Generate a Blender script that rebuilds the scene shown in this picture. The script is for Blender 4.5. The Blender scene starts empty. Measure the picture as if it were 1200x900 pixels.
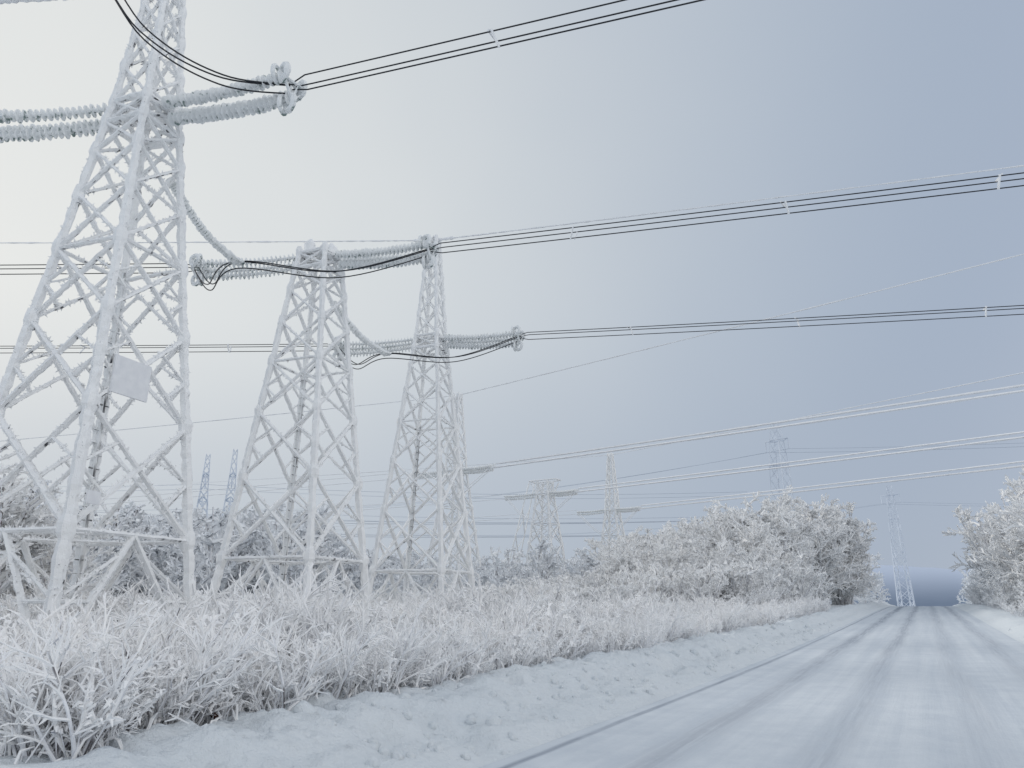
import bpy, math, random
from math import sin, cos, pi, radians, sqrt, exp
from mathutils import Vector, noise, Matrix, Euler
random.seed(7)
U = random.uniform
scene = bpy.context.scene
try:
    scene.view_settings.view_transform = 'Standard'
    scene.view_settings.look = 'None'
    scene.view_settings.exposure = 0
except Exception:
    pass

# ------------------------------------------------------------------ helpers
class MB:
    def __init__(s):
        s.v = []; s.f = []; s.m = []
    def tube(s, pts, rad, sides=6, mat=0, cap=True, jit=0.0, flat=1.0, rot=None):
        n = len(pts)
        base = len(s.v)
        a0 = U(0, 6.28) if rot is None else rot
        px = None
        for i in range(n):
            p = pts[i]
            if i == 0: d = pts[1] - pts[0]
            elif i == n-1: d = pts[-1] - pts[-2]
            else: d = pts[i+1] - pts[i-1]
            if d.length < 1e-9: d = Vector((0, 0, 1))
            d = d.normalized()
            if px is None:
                ref = Vector((0, 0, 1)) if abs(d.z) < .9 else Vector((1, 0, 0))
                px = d.cross(ref).normalized()
            else:
                px = px - d*px.dot(d)
                px = px.normalized() if px.length > 1e-6 else d.orthogonal().normalized()
            py = d.cross(px)
            r = rad[i] if isinstance(rad, (list, tuple)) else rad
            for k in range(sides):
                a = a0 + 2*pi*k/sides
                rr = r*(1+U(-jit, jit)) if jit else r
                q = p + px*(cos(a)*rr) + py*(sin(a)*rr*flat)
                s.v.append((q.x, q.y, q.z))
        for i in range(n-1):
            for k in range(sides):
                k2 = (k+1) % sides
                s.f.append((base+i*sides+k, base+i*sides+k2, base+(i+1)*sides+k2, base+(i+1)*sides+k)); s.m.append(mat)
        if cap and sides > 2:
            s.f.append(tuple(base+k for k in reversed(range(sides)))); s.m.append(mat)
            s.f.append(tuple(base+(n-1)*sides+k for k in range(sides))); s.m.append(mat)
    def spike(s, p, d, r, mat=0):
        o = d.orthogonal().normalized(); q = d.normalized().cross(o)
        b = len(s.v)
        a0 = U(0, 6)
        for k in range(3):
            a = a0+k*2.0944
            w = p + o*cos(a)*r + q*sin(a)*r
            s.v.append((w.x, w.y, w.z))
        w = p+d
        s.v.append((w.x, w.y, w.z))
        for k in range(3):
            s.f.append((b+k, b+(k+1) % 3, b+3)); s.m.append(mat)
    def box(s, c, ax, ay, az, mat=0):
        b = len(s.v)
        for sx in (-1, 1):
            for sy in (-1, 1):
                for sz in (-1, 1):
                    w = c+ax*sx+ay*sy+az*sz
                    s.v.append((w.x, w.y, w.z))
        for q in ((0,1,3,2),(4,6,7,5),(0,4,5,1),(2,3,7,6),(0,2,6,4),(1,5,7,3)):
            s.f.append(tuple(b+i for i in q)); s.m.append(mat)
    def add(s, o, M):
        b = len(s.v)
        for v in o.v:
            w = M @ Vector(v); s.v.append((w.x, w.y, w.z))
        for f in o.f: s.f.append(tuple(i+b for i in f))
        s.m += o.m
    def mesh(s, name, mats, smooth=False):
        me = bpy.data.meshes.new(name)
        me.from_pydata(s.v, [], s.f)
        for m in mats: me.materials.append(m)
        me.polygons.foreach_set('material_index', s.m)
        if smooth: me.polygons.foreach_set('use_smooth', [True]*len(s.f))
        me.update()
        return me

def obj(name, me, parent=None, loc=(0, 0, 0)):
    o = bpy.data.objects.new(name, me)
    o.location = loc
    scene.collection.objects.link(o)
    if parent: o.parent = parent
    return o
def empty(name, loc=(0, 0, 0)):
    return obj(name, None, None, loc)

def smooth(a, b, x):
    t = max(0., min(1., (x-a)/(b-a))); return t*t*(3-2*t)

# ------------------------------------------------------------------ materials
def newmat(name):
    m = bpy.data.materials.new(name); m.use_nodes = True
    nt = m.node_tree; nt.nodes.clear()
    out = nt.nodes.new('ShaderNodeOutputMaterial')
    bs = nt.nodes.new('ShaderNodeBsdfPrincipled')
    nt.links.new(bs.outputs[0], out.inputs[0])
    bs.inputs['Roughness'].default_value = .85
    bs.inputs['Specular IOR Level'].default_value = .2
    return m, nt, bs
def N_(nt, t, **k):
    n = nt.nodes.new(t)
    for a, b in k.items(): setattr(n, a, b)
    return n
def math_(nt, op, a, b=None, c=None, clamp=False):
    n = N_(nt, 'ShaderNodeMath', operation=op, use_clamp=clamp)
    for i, x in enumerate((a, b, c)):
        if x is None: continue
        if isinstance(x, (int, float)): n.inputs[i].default_value = x
        else: nt.links.new(x, n.inputs[i])
    return n.outputs[0]
def mixc(nt, f, a, b):
    n = N_(nt, 'ShaderNodeMix', data_type='RGBA')
    for i, x in ((0, f), (6, a), (7, b)):
        if isinstance(x, (int, float)): n.inputs[i].default_value = x
        elif isinstance(x, tuple): n.inputs[i].default_value = (*x, 1)
        else: nt.links.new(x, n.inputs[i])
    return n.outputs[2]
def maprange(nt, v, a, b, c=0., d=1., smoothm=True):
    n = N_(nt, 'ShaderNodeMapRange')
    if smoothm: n.interpolation_type = 'SMOOTHSTEP'
    nt.links.new(v, n.inputs[0])
    for i, x in enumerate((a, b, c, d)): n.inputs[i+1].default_value = x
    return n.outputs[0]
def noise_(nt, vec, scale, detail=3, rough=.5):
    n = N_(nt, 'ShaderNodeTexNoise')
    n.inputs['Scale'].default_value = scale; n.inputs['Detail'].default_value = detail
    n.inputs['Roughness'].default_value = rough
    if vec is not None: nt.links.new(vec, n.inputs['Vector'])
    return n.outputs[0]

def rime_mat(name, white, dark, lo, hi, nscale=4., wind=(-.35, -.55, .55), bump=.3, det=1.):
    m, nt, bs = newmat(name)
    if not bump:
        nt.nodes.remove(bs)
        outn = next(n for n in nt.nodes if n.type == 'OUTPUT_MATERIAL')
        bs = nt.nodes.new('ShaderNodeBsdfDiffuse')
        nt.links.new(bs.outputs[0], outn.inputs[0])
    g = N_(nt, 'ShaderNodeNewGeometry')
    d = N_(nt, 'ShaderNodeVectorMath', operation='DOT_PRODUCT')
    nt.links.new(g.outputs['Normal'], d.inputs[0]); d.inputs[1].default_value = wind
    nz = noise_(nt, g.outputs['Position'], nscale, det)
    s = math_(nt, 'ADD', d.outputs['Value'], math_(nt, 'MULTIPLY', math_(nt, 'SUBTRACT', nz, .5), 3.0))
    f = maprange(nt, s, lo, hi)
    w2 = mixc(nt, nz, tuple(c*.90 for c in white), tuple(min(.98, c*1.04) for c in white))
    c = mixc(nt, f, dark, w2)
    if bump:
        nt.links.new(c, bs.inputs['Base Color'])
        bs.inputs['Specular IOR Level'].default_value = 0
        b = N_(nt, 'ShaderNodeBump'); b.inputs['Strength'].default_value = bump; b.inputs['Distance'].default_value = .04
        nt.links.new(noise_(nt, g.outputs['Position'], 28, 2), b.inputs['Height'])
        nt.links.new(b.outputs[0], bs.inputs['Normal'])
    else:
        nt.links.new(c, bs.inputs['Color'])
    return m

M_tower = rime_mat('rimed_steel', (.92, .93, .94), (.11, .11, .12), -1.22, -.85, bump=.5)
M_ladder = rime_mat('half_rimed_ladder', (.82, .84, .86), (.06, .062, .07), -.75, .1, 1.3)
M_twig = rime_mat('rimed_twigs', (.95, .96, .97), (.30, .28, .28), -1.15, -.6, 5, bump=0)
M_weed = rime_mat('rimed_weeds', (.97, .97, .98), (.42, .44, .50), -1.3, -.65, 6, bump=0)
M_stalk = rime_mat('half_rimed_stalks', (.88, .89, .92), (.14, .13, .14), -.7, .1, 5, bump=0)
M_bark = rime_mat('frosted_bark', (.74, .75, .78), (.12, .10, .09), -.7, .25, 6, bump=0)
M_far = rime_mat('haze_tinted_rimed_steel', (.68, .73, .81), (.44, .50, .60), -1.0, 0, 1, bump=0)  # rimed steel with distance haze painted into its blue-grey colours
M_fartree = rime_mat('haze_tinted_rimed_twigs', (.90, .92, .95), (.27, .29, .33), -1.0, -.35, 1.5, bump=0)  # rimed twigs, dark tone lifted and blued to paint in distance haze
M_ice = rime_mat('iced_wire', (.90, .91, .93), (.45, .47, .51), -1.5, -.8, 3, bump=0)
M_ins = rime_mat('iced_insulator', (.86, .88, .89), (.22, .28, .27), -1.0, -.45, 6)
M_wire, nt, bs = newmat('bare_conductor'); bs.inputs['Base Color'].default_value = (.035, .038, .045, 1)
M_farwire, nt, bs = newmat('haze_tinted_conductor'); bs.inputs['Base Color'].default_value = (.42, .47, .55, 1)  # conductor colour paled toward the sky, haze painted in
M_leaf, nt, bs = newmat('dead_leaf')
g = N_(nt, 'ShaderNodeNewGeometry')
nt.links.new(mixc(nt, noise_(nt, g.outputs['Position'], 40), (.015, .01, .01), (.07, .03, .02)), bs.inputs['Base Color'])
M_sign, nt, bs = newmat('frosted_plate')
g = N_(nt, 'ShaderNodeNewGeometry')
nt.links.new(mixc(nt, noise_(nt, g.outputs['Position'], 5), (.70, .72, .76), (.88, .89, .91)), bs.inputs['Base Color'])

# ------------------------------------------------------------------ terrain
D = Vector((.4745, .880, 0)).normalized()
Nn = Vector((D.y, -D.x, 0))
NL, NR = -4.26, 2.77
def sn(x, y): return x*D.x+y*D.y, x*Nn.x+y*Nn.y
def H_sn(s, n):
    r = 1.55*smooth(0, 118, s)
    if s > 122: r -= 7*smooth(122, 330, s)
    fall = 1-.65*smooth(12, 60, -n)
    z = r*fall
    P = Vector((s, n, 0))
    if n < NL:
        u = NL-n
        w = u + .45*noise.noise(Vector((s*.35, 3, 0)))+.22*noise.noise(Vector((s*1.6, 7, 0)))
        z += .17*smooth(-.05, .5, w)+.30*smooth(.7, 1.5, w)*(1-.78*smooth(2.0, 4.0, w))
        k = smooth(0.05, .7, u)
        kk = k*(1-smooth(3.0, 5, u)*.6)
        z += k*.09*noise.noise(P*1.1)+kk*.09*noise.noise(P*2.7+Vector((5, 5, 0)))
        cl = noise.noise(Vector((s*5.0, n*5.0, 2)))+.5*noise.noise(Vector((s*11, n*11, 2)))
        z += kk*.10*max(-.1, cl)
        fp_ = noise.noise(Vector((s*2.2, n*2.2, 8)))
        z -= kk*.10*smooth(.22, .42, fp_)
        z += .25*smooth(8, 30, u)*noise.noise(P*.09)
    elif n > NR:
        u = n-NR
        z += .32*smooth(0, 1.2, u)*(1-.5*smooth(1.8, 3.5, u))
        k = smooth(0.05, .8, u)
        z += k*(.07*noise.noise(P*1.1)+.05*noise.noise(P*3.2))
        z += .25*smooth(8, 30, u)*noise.noise(P*.09)
    else:
        z += .014*noise.noise(Vector((s*.25, n*2.4, 0)))+.006*noise.noise(Vector((s*1.2, n*6, 0)))
    return z
def Hxy(x, y):
    s, n = sn(x, y); return H_sn(s, n)

S = [-1500, -700, -300, -120, -60, -35, -20, -12, -7, -4, -2, 0, 1, 2, 3, 4]
x = 4.
while x < 26: x += .085; S.append(x)
st = .1
while x < 2200: st *= 1.05; x += st; S.append(x)
NC = []
x = -12.5; st = .3; L = []
while x > -2000: L.append(x); x -= st; st *= 1.13
NC += list(reversed(L))
x = -12.5+.2
while x < -9: NC.append(x); x += .2
while x < NL-.05: NC.append(x); x += .075
iL = len(NC)
K = 40
for i in range(K+1): NC.append(NL+(NR-NL)*i/K)
iR = len(NC)-1
x = NR+.15
while x < 8: NC.append(x); x += .16
st = .2
while x < 2000: NC.append(x); st *= 1.15; x += st
def grid(name, cols, dz, mat):
    v = []; f = []
    for s in S:
        for n in cols:
            p = D*s+Nn*n
            v.append((p.x, p.y, H_sn(s, n)+dz))
    c = len(cols)
    for i in range(len(S)-1):
        for j in range(c-1):
            f.append((i*c+j, i*c+j+1, (i+1)*c+j+1, (i+1)*c+j))
    me = bpy.data.meshes.new(name); me.from_pydata(v, [], f)
    me.polygons.foreach_set('use_smooth', [True]*len(f))
    me.materials.append(mat); me.update(); me.flip_normals()
    return obj(name, me)

M_snow, nt, bs = newmat('snow')
g = N_(nt, 'ShaderNodeNewGeometry')
n1 = noise_(nt, g.outputs['Position'], .8, 4)
nt.links.new(mixc(nt, n1, (.69, .74, .78), (.79, .82, .84)), bs.inputs['Base Color'])
b = N_(nt, 'ShaderNodeBump'); b.inputs['Strength'].default_value = .8; b.inputs['Distance'].default_value = .08
nt.links.new(noise_(nt, g.outputs['Position'], 9, 5, .6), b.inputs['Height'])
nt.links.new(b.outputs[0], bs.inputs['Normal'])

M_road, nt, bs = newmat('packed_snow_road')
g = N_(nt, 'ShaderNodeNewGeometry')
def dotv(vec):
    d = N_(nt, 'ShaderNodeVectorMath', operation='DOT_PRODUCT')
    nt.links.new(g.outputs['Position'], d.inputs[0]); d.inputs[1].default_value = vec
    return d.outputs['Value']
nn = dotv(tuple(Nn)); ss = dotv(tuple(D))
cmb = N_(nt, 'ShaderNodeCombineXYZ')
nt.links.new(math_(nt, 'MULTIPLY', nn, 2.2), cmb.inputs[0]); nt.links.new(math_(nt, 'MULTIPLY', ss, .05), cmb.inputs[1])
streak = noise_(nt, cmb.outputs[0], 1.0, 3, .55)
cmb2 = N_(nt, 'ShaderNodeCombineXYZ')
nt.links.new(math_(nt, 'MULTIPLY', nn, 14), cmb2.inputs[0]); nt.links.new(math_(nt, 'MULTIPLY', ss, .35), cmb2.inputs[1])
fine = noise_(nt, cmb2.outputs[0], 1.0, 3, .6)
iso = noise_(nt, g.outputs['Position'], 1.6, 5, .65)
wob = math_(nt, 'MULTIPLY', math_(nt, 'SUBTRACT', noise_(nt, g.outputs['Position'], .12, 2), .5), .5)
nw = math_(nt, 'ADD', nn, wob)
def band(c, w, k=1., src=None):
    a = math_(nt, 'ABSOLUTE', math_(nt, 'SUBTRACT', src or nw, c))
    return math_(nt, 'MULTIPLY', maprange(nt, a, 0, w, 1, 0), k)
tr = None
for c, w, k in ((-2.75, .45, 1.0), (-1.2, .4, .8), (.35, .45, .5), (1.75, .45, .65)):
    q = band(c, w, k)
    tr = q if tr is None else math_(nt, 'MAXIMUM', tr, q)
patch = maprange(nt, math_(nt, 'ADD', math_(nt, 'MULTIPLY', streak, .35), math_(nt, 'ADD', math_(nt, 'MULTIPLY', iso, .3), math_(nt, 'MULTIPLY', fine, .35))), .40, .60)
far = maprange(nt, ss, 10, 105, .48, 1.5, False)
f = math_(nt, 'MULTIPLY', math_(nt, 'MULTIPLY', tr, far), math_(nt, 'ADD', math_(nt, 'MULTIPLY', patch, .8), .2), clamp=True)
edge = math_(nt, 'MULTIPLY', band(-4.0, .10, 1.0, math_(nt, 'ADD', nn, math_(nt, 'MULTIPLY', wob, .3))), math_(nt, 'ADD', math_(nt, 'MULTIPLY', patch, .55), .35))
f = math_(nt, 'MAXIMUM', f, edge, clamp=True)
base = mixc(nt, maprange(nt, math_(nt, 'ADD', math_(nt, 'MULTIPLY', streak, .6), math_(nt, 'MULTIPLY', iso, .4)), .3, .7), (.55, .60, .66), (.70, .74, .78))
nt.links.new(mixc(nt, f, base, (.25, .285, .35)), bs.inputs['Base Color'])
bs.inputs['Roughness'].default_value = .65
b = N_(nt, 'ShaderNodeBump'); b.inputs['Strength'].default_value = .55; b.inputs['Distance'].default_value = .045
nt.links.new(math_(nt, 'ADD', math_(nt, 'MULTIPLY', streak, .4), math_(nt, 'ADD', math_(nt, 'MULTIPLY', fine, .3), math_(nt, 'MULTIPLY', noise_(nt, g.outputs['Position'], 9, 5, .6), .6))), b.inputs['Height'])
nt.links.new(b.outputs[0], bs.inputs['Normal'])

grid('snowy_ground', NC, 0, M_snow)
grid('snow_covered_road', NC[iL:iR+1], .006, M_road)

random.seed(5)
mb = MB()
for _ in range(420):
    s = 5+40*U(0, 1)**1.5; u = abs(random.gauss(0, .9))+.1
    n = NL-u*1.2 if U(0, 1) < .8 else NR+u
    if n < -6.8: continue
    q = D*s+Nn*n; r = U(.02, .07)*(1.6 if U(0, 1) < .12 else 1)
    c = Vector((q.x, q.y, H_sn(s, n)+r*.15))
    mb.tube([c-Vector((0, 0, r)), c-Vector((0, 0, r*.4)), c+Vector((U(-.3, .3)*r, 0, r*.4)), c+Vector((0, 0, r*.85))], [r*.7, r*1.15, r*.95, r*.35], 7, 0, True, .25)
obj('snow_clods', mb.mesh('clods', [M_snow], True))

M_hill, nt, bs = newmat('haze_painted_forest_hill')
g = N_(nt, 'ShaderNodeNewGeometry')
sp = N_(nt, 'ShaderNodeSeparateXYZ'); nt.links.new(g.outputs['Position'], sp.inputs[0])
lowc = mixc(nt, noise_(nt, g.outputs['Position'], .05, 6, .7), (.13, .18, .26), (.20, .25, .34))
nt.links.new(mixc(nt, maprange(nt, sp.outputs[2], -2, 33), lowc, (.52, .59, .72)), bs.inputs['Base Color'])  # painted haze: hill colour fades toward the sky tone with height
v = []; f = []
A = 160
for i in range(A+1):
    az = radians(-75+150*i/A)
    for j in range(13):
        t = j/12
        r = 520+t*260
        hh = -8+(42+9*noise.noise(Vector((az*6, 1, 0)))+3*noise.noise(Vector((az*22, 2, 0)))+1.2*noise.noise(Vector((az*90, 2, 0))))*sin(t*pi*.5)
        v.append((r*sin(az), r*cos(az), hh))
for i in range(A):
    for j in range(12):
        f.append((i*13+j, i*13+j+1, (i+1)*13+j+1, (i+1)*13+j))
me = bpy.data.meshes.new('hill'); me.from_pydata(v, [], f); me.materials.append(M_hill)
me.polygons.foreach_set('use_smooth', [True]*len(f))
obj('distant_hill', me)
random.seed(7)

# ------------------------------------------------------------------ pylons
def lerpseg(prof, h):
    for (h0, a0), (h1, a1) in zip(prof, prof[1:]):
        if h <= h1: return a0+(a1-a0)*(h-h0)/(h1-h0)
    return prof[-1][1]

def member(mb, p, q, r, seg, sides=6, jit=.22, spk=0., flat=.62):
    L = (q-p).length
    n = max(1, int(L/seg))
    pts = [p.lerp(q, i/n) for i in range(n+1)]
    if jit:
        pts = [pts[0]]+[w+Vector((U(-1, 1), U(-1, 1), U(-1, 1)))*r*.06 for w in pts[1:-1]]+[pts[-1]]
    mb.tube(pts, [r*U(.9, 1.12) for _ in pts], sides, 0, True, jit*.6, flat)
    if spk:
        d = (q-p).normalized()
        for i in range(int(L*spk)):
            w = p.lerp(q, U(0, 1))
            k = Vector((U(-1, .6), U(-1, .6), U(-.8, 1)))
            k -= d*k.dot(d)
            if k.length < .1: continue
            k.normalize()
            mb.spike(w+k*r*.6, k*U(.05, .12)+d*U(-.05, .05), U(.02, .045))

def pylon(base, R, levels, prof, legr, brr, seg, spk=0., horiz=(1,), sub=True, sides=6, jit=.22):
    W = Vector((R.y, -R.x, 0))
    mb = MB()
    cs = [(1, 1), (1, -1), (-1, -1), (-1, 1)]
    def C(k, h):
        a = lerpseg(prof, h); i, j = cs[k % 4]
        return R*(a*i)+W*(a*j)+Vector((0, 0, h))
    for k in range(4):
        for h0, h1 in zip(levels, levels[1:]):
            lr = legr*(1-.45*h0/24)
            member(mb, C(k, h0 if h0 else -.5), C(k, h1), lr, seg, sides, jit, spk*1.6, 1.0)
        for i, (h0, h1) in enumerate(zip(levels, levels[1:])):
            br = brr*(1-.4*h0/24)
            a0, b0, a1, b1 = C(k, h0), C(k+1, h0), C(k, h1), C(k+1, h1)
            if i == 0 and sub:
                m = (a1+b1)/2
                member(mb, a0, m, br, seg, sides, jit, spk); member(mb, b0, m, br, seg, sides, jit, spk)
                member(mb, a0.lerp(a1, .5), a0.lerp(m, .5), br*.7, seg, sides, jit, spk)
                member(mb, b0.lerp(b1, .5), b0.lerp(m, .5), br*.7, seg, sides, jit, spk)
                member(mb, a0.lerp(a1, .5), a0.lerp(m, .85), br*.6, seg, sides, jit, spk)
                member(mb, b0.lerp(b1, .5), b0.lerp(m, .85), br*.6, seg, sides, jit, spk)
            else:
                member(mb, a0, b1, br, seg, sides, jit, spk); member(mb, b0, a1, br, seg, sides, jit, spk)
                if sub and i in (1, 2, 3):
                    member(mb, a0.lerp(a1, .5), a0.lerp(b1, .27), br*.7, seg, sides, jit, spk)
                    member(mb, b0.lerp(b1, .5), b0.lerp(a1, .27), br*.7, seg, sides, jit, spk)
                    member(mb, a0.lerp(a1, .5), a1.lerp(b0, .27), br*.6, seg, sides, jit, spk)
                    member(mb, b0.lerp(b1, .5), b1.lerp(a0, .27), br*.6, seg, sides, jit, spk)
            if sub:
                q = legr*(1-.45*h0/24)
                mb.tube([a1-Vector((0, 0, .32)), a1-Vector((0, 0, .1)), a1+Vector((0, 0, .12)), a1+Vector((0, 0, .3))], [q*.9, q*1.35, q*1.35, q*.9], 7, 0, True, .12)
            if i+1 in horiz:
                member(mb, a1, b1, br*.95, seg, sides, jit, spk)
                if sub and i == 0:
                    member(mb, (a1+b1)/2, (b1+C(k+2, h1))/2, br*.7, seg, sides, jit, spk)
    return mb, C, W

def ring(mb, c, ax, R, r, n=14, mat=0):
    o = ax.orthogonal().normalized(); q = ax.normalized().cross(o)
    pts = [c+o*cos(2*pi*i/n)*R+q*sin(2*pi*i/n)*R for i in range(n+1)]
    mb.tube(pts, r, 6, mat, False, .15)

def istring(mb, p, q, disc, core, pitch, sag=.12, sides=10):
    n = int((q-p).length/pitch)
    pts = []; rad = []
    for i in range(n):
        dd = disc*U(.86, 1.1)
        for t, r in ((0, core), (.3, core), (.38, dd*.9), (.52, dd), (.62, dd*.55), (.70, core)):
            u = (i+t)/n
            w = p.lerp(q, u); w.z -= sag*4*u*(1-u)
            pts.append(w); rad.append(r)
    pts.append(q); rad.append(core)
    mb.tube(pts, rad, sides, 0, True, .07)

def wirepts(p, d, L0, L1, h0, slope, curv, step=3.):
    out = []
    n = max(6, int((L1-L0)/step))
    for i in range(n+1):
        u = (i/n)**1.4
        L = L0+(L1-L0)*u
        x = L-L0
        w = p+d*L; w.z = h0-slope*x+curv*x*x
        out.append(w)
    return out

def bez(ps, n=24):
    out = []
    P = [ps[0]]+list(ps)+[ps[-1]]
    for i in range(1, len(P)-2):
        for k in range(n):
            t = k/n
            a, b, c, d = P[i-1], P[i], P[i+1], P[i+2]
            out.append(.5*((2*b)+(c-a)*t+(2*a-5*b+4*c-d)*t*t+(3*b-a-3*c+d)*t**3))
    out.append(ps[-1]); return out

Z = Vector((0, 0, 1))
R1 = Vector((.33, .944, 0)).normalized()
W1 = Vector((.944, -.33, 0)).normalized()
LD = Vector((-1, .0, 0)).normalized()
P1 = Vector((-12.0, 20.7, 0)); P2 = Vector((-8.94, 31.35, 0)); P3 = Vector((-4.93, 42.3, 0))
LV = [0, 3.4, 6.7, 9.5, 11.8, 13.7, 15.3, 16.4, 17.2]
UP = [18.6, 20.0, 21.3, 22.5, 23.7]
PROF = [(0, 2.35), (17.2, .68), (23.7, .26)]

for idx, (P, peak) in enumerate(((P1, 1), (P2, 0), (P3, 1))):
    gz = Hxy(P.x, P.y)
    par = empty('lattice_power_pylon', (P.x, P.y, 0))
    seg = (.15, .2, .28)[idx]; spk = (15, 8, 4)[idx]
    lv = LV+UP if peak else LV
    mb, C, W = pylon(P, R1, lv, PROF, .165, .112, seg, spk, horiz=(1, 4, 7, 8), sides=6)
    for h in (16.4, 17.2):
        for k in range(4):
            member(mb, C(k, h), C(k+1, h), .13, seg, 6, .25, spk)
    for sgn, dd in ((1, W1), (-1, LD)):
        for k in range(4):
            member(mb, C(k, 17.2)*.9+Z*1.6, dd*1.0+Z*17.0, .09, seg, 6, .25, spk)
    if not peak:
        for sg in (-1, 1):
            c = R1*(.35*sg)-W1*.1*sg
            mb.tube([c+Z*17.2+W1*.45*sg, c+Z*17.75+W1*.45*sg, c+Z*18.0+W1*.42*sg], [.3, .24, .06], 8, 0, True, .2)
        member(mb, C(0, 17.2), C(2, 17.2)+Z*.1, .16, seg); member(mb, C(1, 17.2), C(3, 17.2)+Z*.1, .16, seg)
    else:
        for k in range(4):
            member(mb, C(k, 23.7), Z*24.1, .08, seg, 6, .25, spk)
        member(mb, W1*-.55+Z*23.75, W1*.5+Z*23.75, .09, seg, 6, .25, spk)
    obj('lattice_frame', mb.mesh('frame', [M_tower]), par)
    mb = MB()
    c0 = C(1, .2)*.93; c1 = C(1, 12)*.9
    c0.z = .2; c1.z = 12
    nseg = 40
    mb.tube([c0.lerp(c1, i/nseg) for i in range(nseg+1)], .055, 5)
    for i in range(30):
        w = c0.lerp(c1, i/30)
        mb.tube([w-R1*.2, w+R1*.2], .028, 4)
    obj('climbing_ladder', mb.mesh('ladder', [M_ladder]), par)
    mb = MB()
    for k in range(4):
        c = C(k, 0)
        mb.tube([Vector((c.x, c.y, gz-.4)), Vector((c.x, c.y, gz+.25)), Vector((c.x, c.y, gz+.4))], [.5, .42, .2], 8, 0, True, .08)
    obj('footings', mb.mesh('footings', [M_snow]), par)
    if idx == 0:
        mb = MB()
        c = C(3, 7.6).lerp(C(0, 7.6), .30)+W1*.2
        mb.box(c, R1*.62, W1*.03, Z*.52)
        c = C(3, 4.2).lerp(C(0, 4.2), .1)+W1*.22
        mb.box(c, R1*.2, W1*.02, Z*.16)
        obj('warning_plates', mb.mesh('plates', [M_sign]), par)
    mb = MB(); rings = MB(); cond = MB(); ice = MB()
    for dd, lend in ((W1, 5.7), (LD, 5.7)):
        sd = Vector((-dd.y, dd.x, 0))
        for off in (sd*.42+Z*.06, sd*-.42+Z*.06, Z*-.42):
            a = dd*1.05+Z*16.95+off*.8
            b_ = dd*lend+Z*16.62+off
            istring(mb, a, b_, .215, .07, .19)
        e = dd*lend+Z*16.6
        for q in (sd*.42+Z*.08, sd*-.42+Z*.08, Z*-.45):
            member(rings, e+q, e+dd*.25-q*.2, .05, .15, 5)
        member(rings, e+sd*.45+Z*.08, e-sd*.45+Z*.08, .06, .15, 5)
        member(rings, e+sd*.45+Z*.08, e-Z*.45, .06, .15, 5); member(rings, e-sd*.45+Z*.08, e-Z*.45, .06, .15, 5)
        for q in (sd*.42+Z*.22, sd*-.42+Z*.22, Z*-.55):
            ring(rings, e-dd*.05+q, dd*.5+sd, .24, .10)
            ring(rings, e-dd*.3+q, dd+sd*.2, .25, .07)
        for q in (sd*.2+Z*.17, sd*-.2+Z*.17, Z*-.2):
            sl = (.035, .055, .075)[idx] if dd is W1 else .012
            pts = wirepts(Vector((0, 0, 0)), dd, lend, 230, 16.6, sl, .00022)
            pts = [w+q*min(1, .4+i*.6) for i, w in enumerate(pts)]
            cond.tube(pts, .022, 5)
        x = lend+6.5
        while x < 90:
            xx = x-lend
            c = dd*x+Z*(16.6-(sl*xx)+.00022*xx*xx)
            qs = [sd*.2+Z*.17, sd*-.2+Z*.17, Z*-.2]
            jj = random.randrange(3)
            for i in range(2):
                i = (i+jj) % 3
                ice.tube([c+qs[i]*1.2, c+qs[(i+1) % 3]*1.2+dd*U(-.2, .2)], .04, 5, 0, True, .2)
            x += U(4.5, 9)
    if idx == 0: mid = Vector((-1.0, -3.6, 20.2))
    else: mid = R1*-5.4+Z*14.35
    for q in (Vector((.12, 0, .12)), Vector((-.12, 0, .1)), Vector((0, .1, -.13))):
        e1 = LD*5.75+Z*16.55; e2 = W1*5.75+Z*16.55
        if idx == 0:
            cps = [e1+q, e1+Vector((-1.2, -2.4, .9))+q, Vector((-4.5, -4.2, 19.5))+q, mid+q, mid.lerp(e2, .35)-Z*1.35+q, mid.lerp(e2, .68)-Z*1.25+q, e2+q]
        else:
            cps = [e1+q, e1.lerp(mid, .45)-Z*.9+q, mid+q, mid.lerp(e2, .5)-Z*.75+q, e2+q]
        cond.tube(bez(cps, 10), .025, 5)
    obj('insulator_strings', mb.mesh('insulators', [M_ins]), par)
    obj('yokes_and_corona_rings', rings.mesh('rings', [M_ins]), par)
    obj('conductors', cond.mesh('conductors', [M_wire]), par)
    obj('spacers', ice.mesh('spacers', [M_ice]), par)
    if idx > 0:
        mb = MB()
        prev = (P1, P2)[idx-1]-P
        a = prev+R1*1.3+Z*15.4
        m0 = R1*-5.4+Z*14.45
        pts = bez([a, a.lerp(m0, .5)-Z*.35, m0], 40)
        rad = [(.17 if i % 2 else .10)*U(.85, 1.1) for i in range(len(pts))]
        mb.tube(pts, rad, 8, 0, True, .12)
        member(mb, m0-Vector((.3, 0, 0)), m0+Vector((.3, 0, 0)), .08, .1)
        ring(mb, m0, Vector((0, 0, 1)), .22, .06)
        obj('jumper_support_string', mb.mesh('jumper_string', [M_ins]), par)
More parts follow.
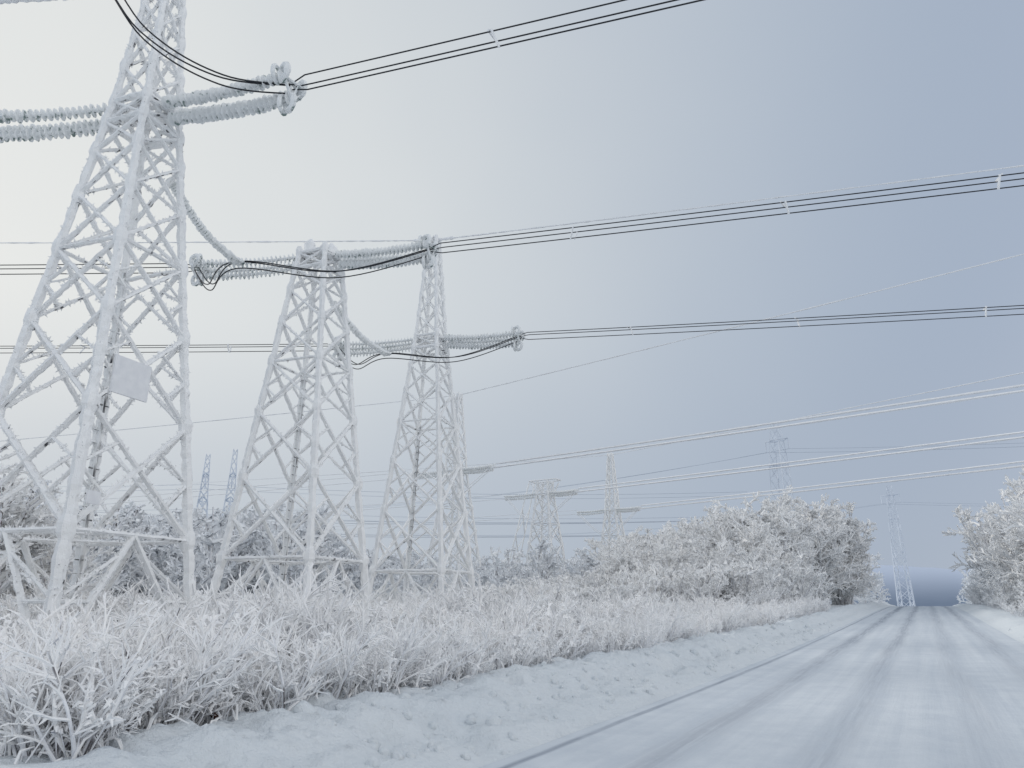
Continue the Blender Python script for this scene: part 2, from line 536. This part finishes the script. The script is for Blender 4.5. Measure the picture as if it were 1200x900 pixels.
    if peak:
        mb = MB()
        for dd, sl, h0 in ((W1, .052, 23.8), (LD, .012 if idx else .08, 23.8 if idx else 22.1)):
            pts = wirepts(Vector((0, 0, 0)), dd, .2, 230, h0, sl, .0002, .5)
            mb.tube(pts, [.042*U(.6, 1.3) for _ in pts], 5, 0, True, .2)
            pts = [w for w in wirepts(Vector((0, 0, 0)), dd, .2, 1.3 if idx else 9, h0, sl, 0, .1)]
            mb.tube(pts, [(.08 if idx else .11)*U(.75, 1.25) for _ in pts], 6, 0, True, .2)
        obj('ground_wire', mb.mesh('gw', [M_ice]), par)

R2 = Vector((.523, .852, 0)).normalized()
Q0 = Vector((-5.9, 77.3, 0)); Q1 = Vector((4.2, 94, 0)); Q2 = Vector((14.9, 110.5, 0))
DR = [Vector((37.3, -33.2, 0)).normalized(), Vector((35.8, -36.9, 0)).normalized(), Vector((33.6, -41.4, 0)).normalized()]
DLs = [Vector((-65, 22, 0)).normalized()]*3
PROF2 = [(0, 2.5), (15.5, .75), (17, .7), (23.5, .3)]
for idx, (P, peak) in enumerate(((Q0, 1), (Q1, 0), (Q2, 1))):
    par = empty('lattice_power_pylon', (P.x, P.y, 0))
    lv = [0, 3.2, 6.2, 9, 11.4, 13.4, 15.2, 16.6]
    if peak: lv += [18, 19.5, 21, 22.3, 23.5]
    mb, C, W = pylon(P, R2, lv, PROF2, .19, .12, .5, 0, horiz=(1, 4, 6, 7), sides=5)
    for k in range(4):
        member(mb, C(k, 15.2), C(k+1, 15.2), .14, .5, 5)
    if not peak:
        for k in range(4):
            member(mb, C(k, 15.2), C(k, 16.6)*1.0+W*(.9 if k in (0, 3) else -.9), .12, .4, 5)
        for sg in (-1, 1):
            member(mb, R2*.7*sg+W*-1.9+Z*16.9, R2*.7*sg+W*1.9+Z*16.9, .15, .4, 5)
            member(mb, R2*.7+W*1.9*sg+Z*16.9, R2*-.7+W*1.9*sg+Z*16.9, .12, .4, 5)
            member(mb, W*-1.9+R2*.7*sg+Z*16.8, W*-6.5+R2*1.6*sg+Z*0, .12, .5, 5)
            for tt in (.2, .4, .6, .8):
                u = (W*-1.9+R2*.7*sg+Z*16.8).lerp(W*-6.5+R2*1.6*sg, tt); w_ = (W*-1.9-R2*.7*sg+Z*16.8).lerp(W*-6.5-R2*1.6*sg, tt+.18)
                member(mb, u, w_, .08, .5, 5)
    obj('lattice_frame', mb.mesh('frame', [M_tower]), par)
    ins = MB(); ic = MB()
    for dd, L1, sl in ((DR[idx], 170, .018), (DLs[idx], 170, .03)):
        sd = Vector((-dd.y, dd.x, 0))
        for off in (sd*.3, sd*-.3, Z*-.35):
            istring(ins, dd*.9+Z*15.3+off, dd*5.4+Z*15.1+off, .2, .07, .26, .1, 6)
        for q in (sd*.3+Z*.26, sd*-.3+Z*-.24):
            pts = [w+q for w in wirepts(Vector((0, 0, 0)), dd, 5.4, L1, 15.1, sl, .0001, 1.)]
            ic.tube(pts, [(.09 if dd is DR[idx] else .03)*U(.85, 1.15) for _ in pts], 5)
        if peak:
            pts = wirepts(Vector((0, 0, 0)), dd, .3, L1, 23.5, .012, .0001, 1.)
            ic.tube(pts, [.05*U(.7, 1.2) for _ in pts], 5)
    e1 = DLs[idx]*5.4+Z*15.1; e2 = DR[idx]*5.4+Z*15.1
    for q in (Z*.15, Z*-.15):
        ic.tube(bez([e1+q, R2*-2.5+Z*11.5+q, e2+q], 12), .05, 5)
    obj('insulator_strings', ins.mesh('ins', [M_ins]), par)
    obj('iced_conductors', ic.mesh('ic', [M_ice]), par)

def far_pylon(P, Htop, aw, az, arms, topa=.5, nlev=14, thick=.13):
    par = empty('lattice_power_pylon', (P[0], P[1], 0))
    R = Vector((sin(az), cos(az), 0))
    prof = [(-6, aw*1.05), (0, aw), (Htop*.75, topa*1.2), (Htop, topa*.6)]
    lv = [-6]+[Htop*(1-(1-i/nlev)**1.15) for i in range(nlev+1)]
    mb, C, W = pylon(Vector(P), R, lv, prof, thick*1.25, thick*.8, 3, 0, horiz=(), sub=False, sides=4, jit=.1)
    for h, l in arms:
        for sg in (-1, 1):
            for k in range(4):
                member(mb, C(k, h), W*l*sg+Z*(h+.2), thick*.7, 3, 4, .1)
            if l > 1.5:
                mb.tube([W*l*sg+Z*h, W*l*sg+Z*(h-2.2)], .13, 5)
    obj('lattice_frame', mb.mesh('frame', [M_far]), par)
    return W, par
def far_wires(P, par, W, arms, dirs, L=260, r=.035):
    mb = MB()
    for h, l in arms:
        for sg in (-1, 1):
            for dd, sl in dirs:
                pts = wirepts(W*l*sg, dd, 0, L, h-2.2, sl, .0004, 8.)
                mb.tube(pts, r, 4)
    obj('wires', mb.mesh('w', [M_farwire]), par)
specs = [((58.4, 160), 40.5, 1.7, .9, ((36.5, 2.8), (31, 1.6)), 1.25),
         ((112.4, 220), 36, 1.7, .8, ((33, 2.6), (26, 1.2)), .9),
         ((-62.5, 150), 31.5, 2.6, 1.2, ((22, 4.5), (27, 3.2)), .6),
         ((-57.0, 150), 32.5, 2.6, 1.2, ((22, 4.5), (27, 3.2)), .6),
         ((-72, 112), 20, 1.6, .3, ((17.5, 3.6), (15.5, 3.6)), 1.3)]
for i, (P, h, aw, az, arms, ta) in enumerate(specs):
    W, par = far_pylon(P, h, aw, az, arms, ta, thick=.17)
    if i < 2:
        d1 = Vector((.82, -.57, 0)).normalized(); d2 = Vector((-.8, .6, 0))
        far_wires(P, par, W, arms[:1], ((d1, .11), (d2, .07)), 200)
    elif i != 3:
        d1 = Vector((1, .05, 0)).normalized(); d2 = Vector((-1, .05, 0))
        far_wires(P, par, W, arms, ((d1, .05), (d2, .02)), 110, .03)

# ------------------------------------------------------------------ vegetation
def rv(k=1.): return Vector((U(-1, 1), U(-1, 1), U(-1, 1)))*k
def grow(mb, p, d, L, r, lvl, kids, spread, droop, wob, sides, mats):
    n = (7, 4, 3, 1)[lvl]
    pts = [p.copy()]; q = p.copy(); dd = d.normalized(); dirs = [dd]
    for i in range(n):
        dd = (dd+rv(wob)+Z*(-droop*(i/n))).normalized()
        q = q+dd*(L/n); pts.append(q.copy()); dirs.append(dd)
    rad = [r*(1-.6*i/n) for i in range(n+1)]
    mb.tube(pts, rad, sides[lvl], mats[lvl], False)
    if lvl < len(kids):
        for k in range(kids[lvl]):
            t = U(.18, 1) if lvl else U(.22, 1)
            i = min(n-1, int(t*n)); w = pts[i].lerp(pts[i+1], t*n-i)
            side = rv(); side -= dirs[i]*side.dot(dirs[i])
            if side.length < .05: continue
            side.normalize()
            cd = dirs[i]*U(.5, .9)+side*spread*U(.6, 1.1)+Z*.12
            grow(mb, w, cd, L*(U(.32, .55) if lvl == 0 else U(.35, .6))*(1.15-.5*t), r*.72, lvl+1, kids, spread, droop, wob, sides, mats)

def tree_mesh(name, Ht, stems, fan, kids, tw, mats, seed, droop=.15, tmat=(0, 1, 1, 1)):
    random.seed(seed)
    mb = MB()
    for s in range(stems):
        a = U(0, 6.28); f = fan*U(.3, 1)
        d = Vector((cos(a)*f, sin(a)*f, 1))
        start = Vector((cos(a), sin(a), 0))*.15*Ht/8*U(0, 1)-Z*.3
        L = Ht*U(.72, 1.0)
        n = 8
        pts = [start]; q = start.copy(); dd = d.normalized()
        for i in range(n):
            dd = (dd+rv(.10)+Z*.03).normalized(); q = q+dd*L/n; pts.append(q.copy())
        r0 = .010*Ht*U(.7, 1.1)
        mb.tube(pts, [r0*(1-.85*i/n)+tw*.5 for i in range(n+1)], 5, 0, False)
        for k in range(kids[0]):
            t = U(.1, 1)**.9
            i = min(n-1, int(t*n)); w = pts[i].lerp(pts[i+1], t*n-i)
            aa = U(0, 6.28)
            cd = Vector((cos(aa), sin(aa), U(.25, 1.1)))
            grow(mb, w, cd, Ht*U(.2, .36)*(1.2-.75*t), tw*1.7, 1, [0, kids[1], kids[2]], .9, droop, .16, (5, 4, 3, 3), tmat)
    return mb.mesh(name, mats)

def collection(name, meshes):
    c = bpy.data.collections.new(name)
    for i, me in enumerate(meshes):
        c.objects.link(bpy.data.objects.new('%s_variant_%02d' % (name, i), me))
    return c

def scatter(name, coll, pts):
    me = bpy.data.meshes.new(name)
    me.from_pydata([p[0] for p in pts], [], [])
    a = me.attributes.new('idx', 'INT', 'POINT'); a.data.foreach_set('value', [p[3] for p in pts])
    a = me.attributes.new('scl', 'FLOAT', 'POINT'); a.data.foreach_set('value', [p[2] for p in pts])
    a = me.attributes.new('rot', 'FLOAT_VECTOR', 'POINT')
    a.data.foreach_set('vector', [c for p in pts for c in p[1]])
    o = obj(name, me)
    ng = bpy.data.node_groups.new(name+'_scatter', 'GeometryNodeTree')
    ng.interface.new_socket('Geometry', in_out='INPUT', socket_type='NodeSocketGeometry')
    ng.interface.new_socket('Geometry', in_out='OUTPUT', socket_type='NodeSocketGeometry')
    gi = ng.nodes.new('NodeGroupInput'); go = ng.nodes.new('NodeGroupOutput')
    ci = ng.nodes.new('GeometryNodeCollectionInfo')
    ci.inputs['Collection'].default_value = coll
    ci.inputs['Separate Children'].default_value = True
    ci.inputs['Reset Children'].default_value = True
    ip = ng.nodes.new('GeometryNodeInstanceOnPoints')
    ip.inputs['Pick Instance'].default_value = True
    def na(nm, t):
        n = ng.nodes.new('GeometryNodeInputNamedAttribute'); n.data_type = t
        n.inputs['Name'].default_value = nm
        return next(o_ for o_ in n.outputs if o_.enabled and o_.name == 'Attribute')
    ng.links.new(gi.outputs[0], ip.inputs['Points'])
    ng.links.new(ci.outputs[0], ip.inputs['Instance'])
    ng.links.new(na('idx', 'INT'), ip.inputs['Instance Index'])
    ng.links.new(na('rot', 'FLOAT_VECTOR'), ip.inputs['Rotation'])
    ng.links.new(na('scl', 'FLOAT'), ip.inputs['Scale'])
    ng.links.new(ip.outputs[0], go.inputs[0])
    md = o.modifiers.new('scatter', 'NODES'); md.node_group = ng
    return o

near_trees = [tree_mesh('tree%d' % i, 8, random.choice((4, 5)), .42, (13, 8, 4), .058, [M_bark, M_twig], 40+i) for i in range(5)]
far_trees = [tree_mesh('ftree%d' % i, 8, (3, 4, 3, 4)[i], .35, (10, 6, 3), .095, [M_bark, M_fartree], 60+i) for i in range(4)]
bushes = [tree_mesh('bush%d' % i, 3, 8, .8, (7, 6, 4), .028, [M_bark, M_twig], 80+i, .1) for i in range(4)]

def weed_mb(seed, kind):
    random.seed(seed)
    mb = MB()
    if kind == 0:
        for s in range(8):
            a = U(0, 6.28); rr = U(0, .3)
            p = Vector((cos(a)*rr, sin(a)*rr, -.1))
            L = U(.55, 1.35); n = 6
            d = Vector((cos(a)*.35+U(-.25, .25), sin(a)*.35+U(-.25, .25), 1)).normalized()
            pts = [p]; q = p.copy(); bend = Vector((U(-1, 1), U(-1, 1), -.3))*U(.05, .42)
            for i in range(n):
                d = (d+bend*(i/n)+rv(.08)).normalized(); q = q+d*L/n; pts.append(q.copy())
            lowr = [.012, .013, .013, .014]
            mb.tube(pts[:4], lowr, 5, 1, False, .2)
            mb.tube(pts[3:], [.02+.012*U(0, 1), .026, .022, .008], 5, 0, False, .3)
            for k in range(int(L*19)):
                t = U(.28, 1)**.8; i = min(n-1, int(t*n)); w = pts[i].lerp(pts[i+1], t*n-i)
                aa = U(0, 6.28); l = U(.04, .13)*(1.3-.7*t)
                e = Vector((cos(aa)*l, sin(aa)*l, U(.0, .09)))
                e2 = e+Vector((cos(aa)*l*.7, sin(aa)*l*.7, U(-.9, .3)*l))
                mb.tube([w, w+e, w+e2], [.012, .028, .007], 4, 0, False, .3, U(.5, 1))
    else:
        for s in range(6):
            a = U(0, 6.28)
            p = Vector((cos(a), sin(a), 0))*U(0, .2)-Z*.1
            d = Vector((cos(a)*.55, sin(a)*.55, 1))
            grow(mb, p, d, U(.8, 1.5), .026, 1, [0, 8, 4], .75, .1, .16, (5, 5, 4, 3), (0, 1, 0, 0))
    for k in range(5):
        a = U(0, 6.28); rr = U(0, .5)
        w = Vector((cos(a)*rr, sin(a)*rr, -.05)); d = Vector((U(-.6, .6), U(-.6, .6), 1)).normalized()*U(.15, .45)
        mb.tube([w, w+d*.6, w+d+Vector((U(-.1, .1), U(-.1, .1), -.04))], [.016, .022, .006], 4, 0, False, .2)
    for k in range(5):
        a = U(0, 6.28); rr = U(0, .4)
        w = Vector((cos(a)*rr, sin(a)*rr, -.05)); d = Vector((U(-.7, .7), U(-.7, .7), 1)).normalized()*U(.3, .8)
        mb.tube([w, w+d*.6, w+d+rv(.08)], [.009, .008, .004], 3, 1, False)
    return mb
singles = [weed_mb(100+i, 0 if i < 6 else 1) for i in range(9)]
patches = []
random.seed(31)
for i in range(8):
    mb = MB()
    for k in range(6):
        a = U(0, 6.28); rr = .95*sqrt(U(0, 1))
        M = Matrix.Translation((cos(a)*rr, sin(a)*rr, 0)) @ Euler((U(-.18, .18), U(-.18, .18), U(0, 6.28))).to_matrix().to_4x4() @ Matrix.Scale(U(.5, 1.25), 4)
        mb.add(random.choice(singles), M)
    patches.append(mb.mesh('patch%d' % i, [M_weed, M_stalk]))
weeds = [m.mesh('weed', [M_weed, M_stalk]) for m in singles]

random.seed(11)
def pt(x, y, sc, nv, dz=0, tilt=.12):
    return ((x, y, Hxy(x, y)+dz), (U(-tilt, tilt), U(-tilt, tilt), U(0, 6.28)), sc, nv if nv < 0 else random.randrange(nv))

wp = []; pp = []
def edge_at(s): return -6.9+.9*noise.noise(Vector((s*.3, 9, 0)))+.5*noise.noise(Vector((s*1.3, 4, 0)))
g_ = 1.18
gx = -60
while gx < 34:
    gy = 3.
    while gy < 62:
        x_ = gx+U(-.5, .5)*g_; y_ = gy+U(-.5, .5)*g_
        gy += g_*(1 if gy < 26 else 1.45)
        s, n = sn(x_, y_); az = math.degrees(math.atan2(x_, y_)); r = math.hypot(x_, y_)
        if r < 5 or r > 64 or az < -58 or n > edge_at(s)-.8: continue
        cl = noise.noise(Vector((x_*.3, y_*.3, 0)))
        if U(0, 1) > .86+1.6*cl: continue
        pp.append(pt(x_, y_, (.6+.4*smooth(.5, 3, -n-7))*U(.75, 1.15)*(1+.55*cl), 8, 0, .06))
    gx += g_
for _ in range(520):
    s = 4+56*U(0, 1)**1.4; n = edge_at(s)+.25-abs(random.gauss(0, .8))
    q = D*s+Nn*n
    wp.append(pt(q.x, q.y, U(.22, .85), 9))
for _ in range(240):
    s = U(18, 115); n = U(4.6, 11)
    q = D*s+Nn*n
    wp.append(pt(q.x, q.y, U(.5, 1.1), 9))
scatter('frosted_undergrowth', collection('thicket', patches), pp)
scatter('frosted_verge_weeds', collection('weed', weeds), wp)

bp = []
for _ in range(520):
    r = sqrt(U(28**2, 78**2)); az = radians(U(-48, 30))
    x, y = r*sin(az), r*cos(az); s, n = sn(x, y)
    if n > -9.5-.06*max(0, 60-s): continue
    if min((Vector((x, y, 0))-P).length for P in (P1, P2, P3)) < 3.2: continue
    k = smooth(-5, 12, math.degrees(az))
    if r < 40 and k < .3: continue
    bp.append(pt(x, y, U(.5, .95)+.85*k*smooth(32, 60, r), 4))
for _ in range(80):
    s = U(40, 115); n = U(5.6, 13)
    q = D*s+Nn*n; bp.append(pt(q.x, q.y, U(.6, 1.2), 4))
scatter('frosted_bushes', collection('bush', bushes), bp)

tp = []
for _ in range(200):
    s = U(56, 120); n = -U(9, 50)
    q = D*s+Nn*n
    if min((Vector((q.x, q.y, 0))-P).length for P in (Q0, Q1, Q2)) < 4.5: continue
    if q.x/q.y < .12 and q.y < 105: continue
    tp.append(pt(q.x, q.y, U(.8, 1.25)*(.68+.85*smooth(56, 106, s)*smooth(-55, -12, n)), 5))
for _ in range(50):
    s = U(58, 125); n = U(8.5, 28)
    q = D*s+Nn*n
    tp.append(pt(q.x, q.y, U(1.0, 1.45)*(.85+.4*smooth(60, 100, s)), 5))
scatter('frosted_birch_wood', collection('birch', near_trees), tp)

fp = []
for _ in range(340):
    r = sqrt(U(64**2, 130**2)); az = radians(U(-52, 8))
    x, y = r*sin(az), r*cos(az)
    if min((Vector((x, y, 0))-P).length for P in (Q0, Q1, Q2)) < 5: continue
    a = math.degrees(az)
    fp.append(pt(x, y, U(.75, 1.25)*(1.55 if a < -13 else .95)*(r/110)**.6, 4))
for _ in range(130):
    s = U(118, 190); n = U(-90, 60)
    if -8.5 < n < 7: continue
    q = D*s+Nn*n
    fp.append(pt(q.x, q.y, U(.9, 1.4), 4))
scatter('distant_forest', collection('far_birch', far_trees), fp)

for (x, y, sc, i) in ((-24.8, 36, 1.15, 0), (-26.2, 37.5, 1.05, 3), (-23.2, 38.5, .8, 2)):
    o = obj('frosted_birch_tree', near_trees[i], None, (x, y, Hxy(x, y)))
    o.scale = (sc,)*3; o.rotation_euler = (0, 0, U(0, 6))
for (s, n, sc, i) in ((84, 8.0, 1.45, 1), (66, 10.5, 1.25, 3), (74, 9.0, 1.3, 0), (98, 7.4, 1.5, 4), (104, -9.2, 1.5, 2), (92, -10.5, 1.35, 0)):
    q = D*s+Nn*n
    o = obj('frosted_birch_tree', near_trees[i], None, (q.x, q.y, Hxy(q.x, q.y)))
    o.scale = (sc,)*3; o.rotation_euler = (0, 0, U(0, 6))

mb = MB()
c = Vector((-3.05, 8.2, Hxy(-3.05, 8.2)+.10))
mb.tube([c+Vector((-.05, 0, .07)), c+Vector((-.01, 0, .04)), c+Vector((.03, .01, -.01)), c+Vector((.08, 0, -.05))], [.014, .05, .045, .01], 7, 0, True, .3, .5)
mb.tube([c+Vector((.05, 0, -.02)), c+Vector((.07, 0, -.12))], .006, 4)
obj('dead_leaf', mb.mesh('leaf', [M_leaf]))

# ------------------------------------------------------------------ light
SUN_AZ, SUN_EL = -52, 20
w = bpy.data.worlds.new('World'); scene.world = w; w.use_nodes = True
nt = w.node_tree; nt.nodes.clear()
out = nt.nodes.new('ShaderNodeOutputWorld')
sky = nt.nodes.new('ShaderNodeTexSky'); sky.sky_type = 'NISHITA'; sky.sun_disc = False
sky.sun_elevation = radians(SUN_EL); sky.sun_rotation = radians(SUN_AZ)
bg1 = nt.nodes.new('ShaderNodeBackground'); bg1.inputs[1].default_value = .07
nt.links.new(sky.outputs[0], bg1.inputs[0])
tc = nt.nodes.new('ShaderNodeTexCoord')
nrm = N_(nt, 'ShaderNodeVectorMath', operation='NORMALIZE'); nt.links.new(tc.outputs['Generated'], nrm.inputs[0])
dt = N_(nt, 'ShaderNodeVectorMath', operation='DOT_PRODUCT'); nt.links.new(nrm.outputs[0], dt.inputs[0])
a, e = radians(SUN_AZ), radians(24)
dt.inputs[1].default_value = (sin(a)*cos(e), cos(a)*cos(e), sin(e))
t = math_(nt, 'MULTIPLY_ADD', dt.outputs['Value'], .5, .5)
nz = noise_(nt, nrm.outputs[0], 1.6, 3)
t = math_(nt, 'ADD', t, math_(nt, 'MULTIPLY', math_(nt, 'SUBTRACT', nz, .5), .12))
cr = nt.nodes.new('ShaderNodeValToRGB'); nt.links.new(t, cr.inputs[0])
els = cr.color_ramp.elements
cr.color_ramp.interpolation = 'B_SPLINE'
stops = [(0, (1.5, 1.5, 1.48)), (.35, (1.1, 1.12, 1.14)), (.50, (.46, .52, .62)), (.60, (.345, .415, .53)), (.72, (.43, .495, .585)), (.83, (.54, .59, .645)), (.93, (.69, .72, .73)), (1, (.79, .80, .78))]
els[0].position = 0; els[0].color = (*stops[0][1], 1); els[1].position = 1; els[1].color = (*stops[-1][1], 1)
for p_, c_ in stops[1:-1]:
    el = els.new(p_); el.color = (*c_, 1)
sep = N_(nt, 'ShaderNodeSeparateXYZ'); nt.links.new(nrm.outputs[0], sep.inputs[0])
lowf = maprange(nt, sep.outputs[2], .04, .38, 1, 0)
col = mixc(nt, math_(nt, 'MULTIPLY', lowf, .6), cr.outputs[0], (.385, .44, .53))
bg2 = nt.nodes.new('ShaderNodeBackground'); nt.links.new(col, bg2.inputs[0]); bg2.inputs[1].default_value = 1.05
mx = nt.nodes.new('ShaderNodeMixShader'); mx.inputs[0].default_value = .94
nt.links.new(bg1.outputs[0], mx.inputs[1]); nt.links.new(bg2.outputs[0], mx.inputs[2])
nt.links.new(mx.outputs[0], out.inputs[0])

sl = bpy.data.lights.new('sun', 'SUN'); sl.energy = 1.5; sl.angle = radians(12); sl.color = (1, .95, .88)
so = obj('sun', sl)
a, e = radians(SUN_AZ), radians(SUN_EL)
sd = Vector((sin(a)*cos(e), cos(a)*cos(e), sin(e)))
so.rotation_euler = sd.to_track_quat('Z', 'Y').to_euler()

cd = bpy.data.cameras.new('camera'); cd.lens = 26; cd.sensor_width = 36; cd.clip_end = 6000
co = obj('camera', cd, None, (0, 0, 1.6)); co.rotation_euler = (radians(90+16.7), 0, 0)
scene.camera = co
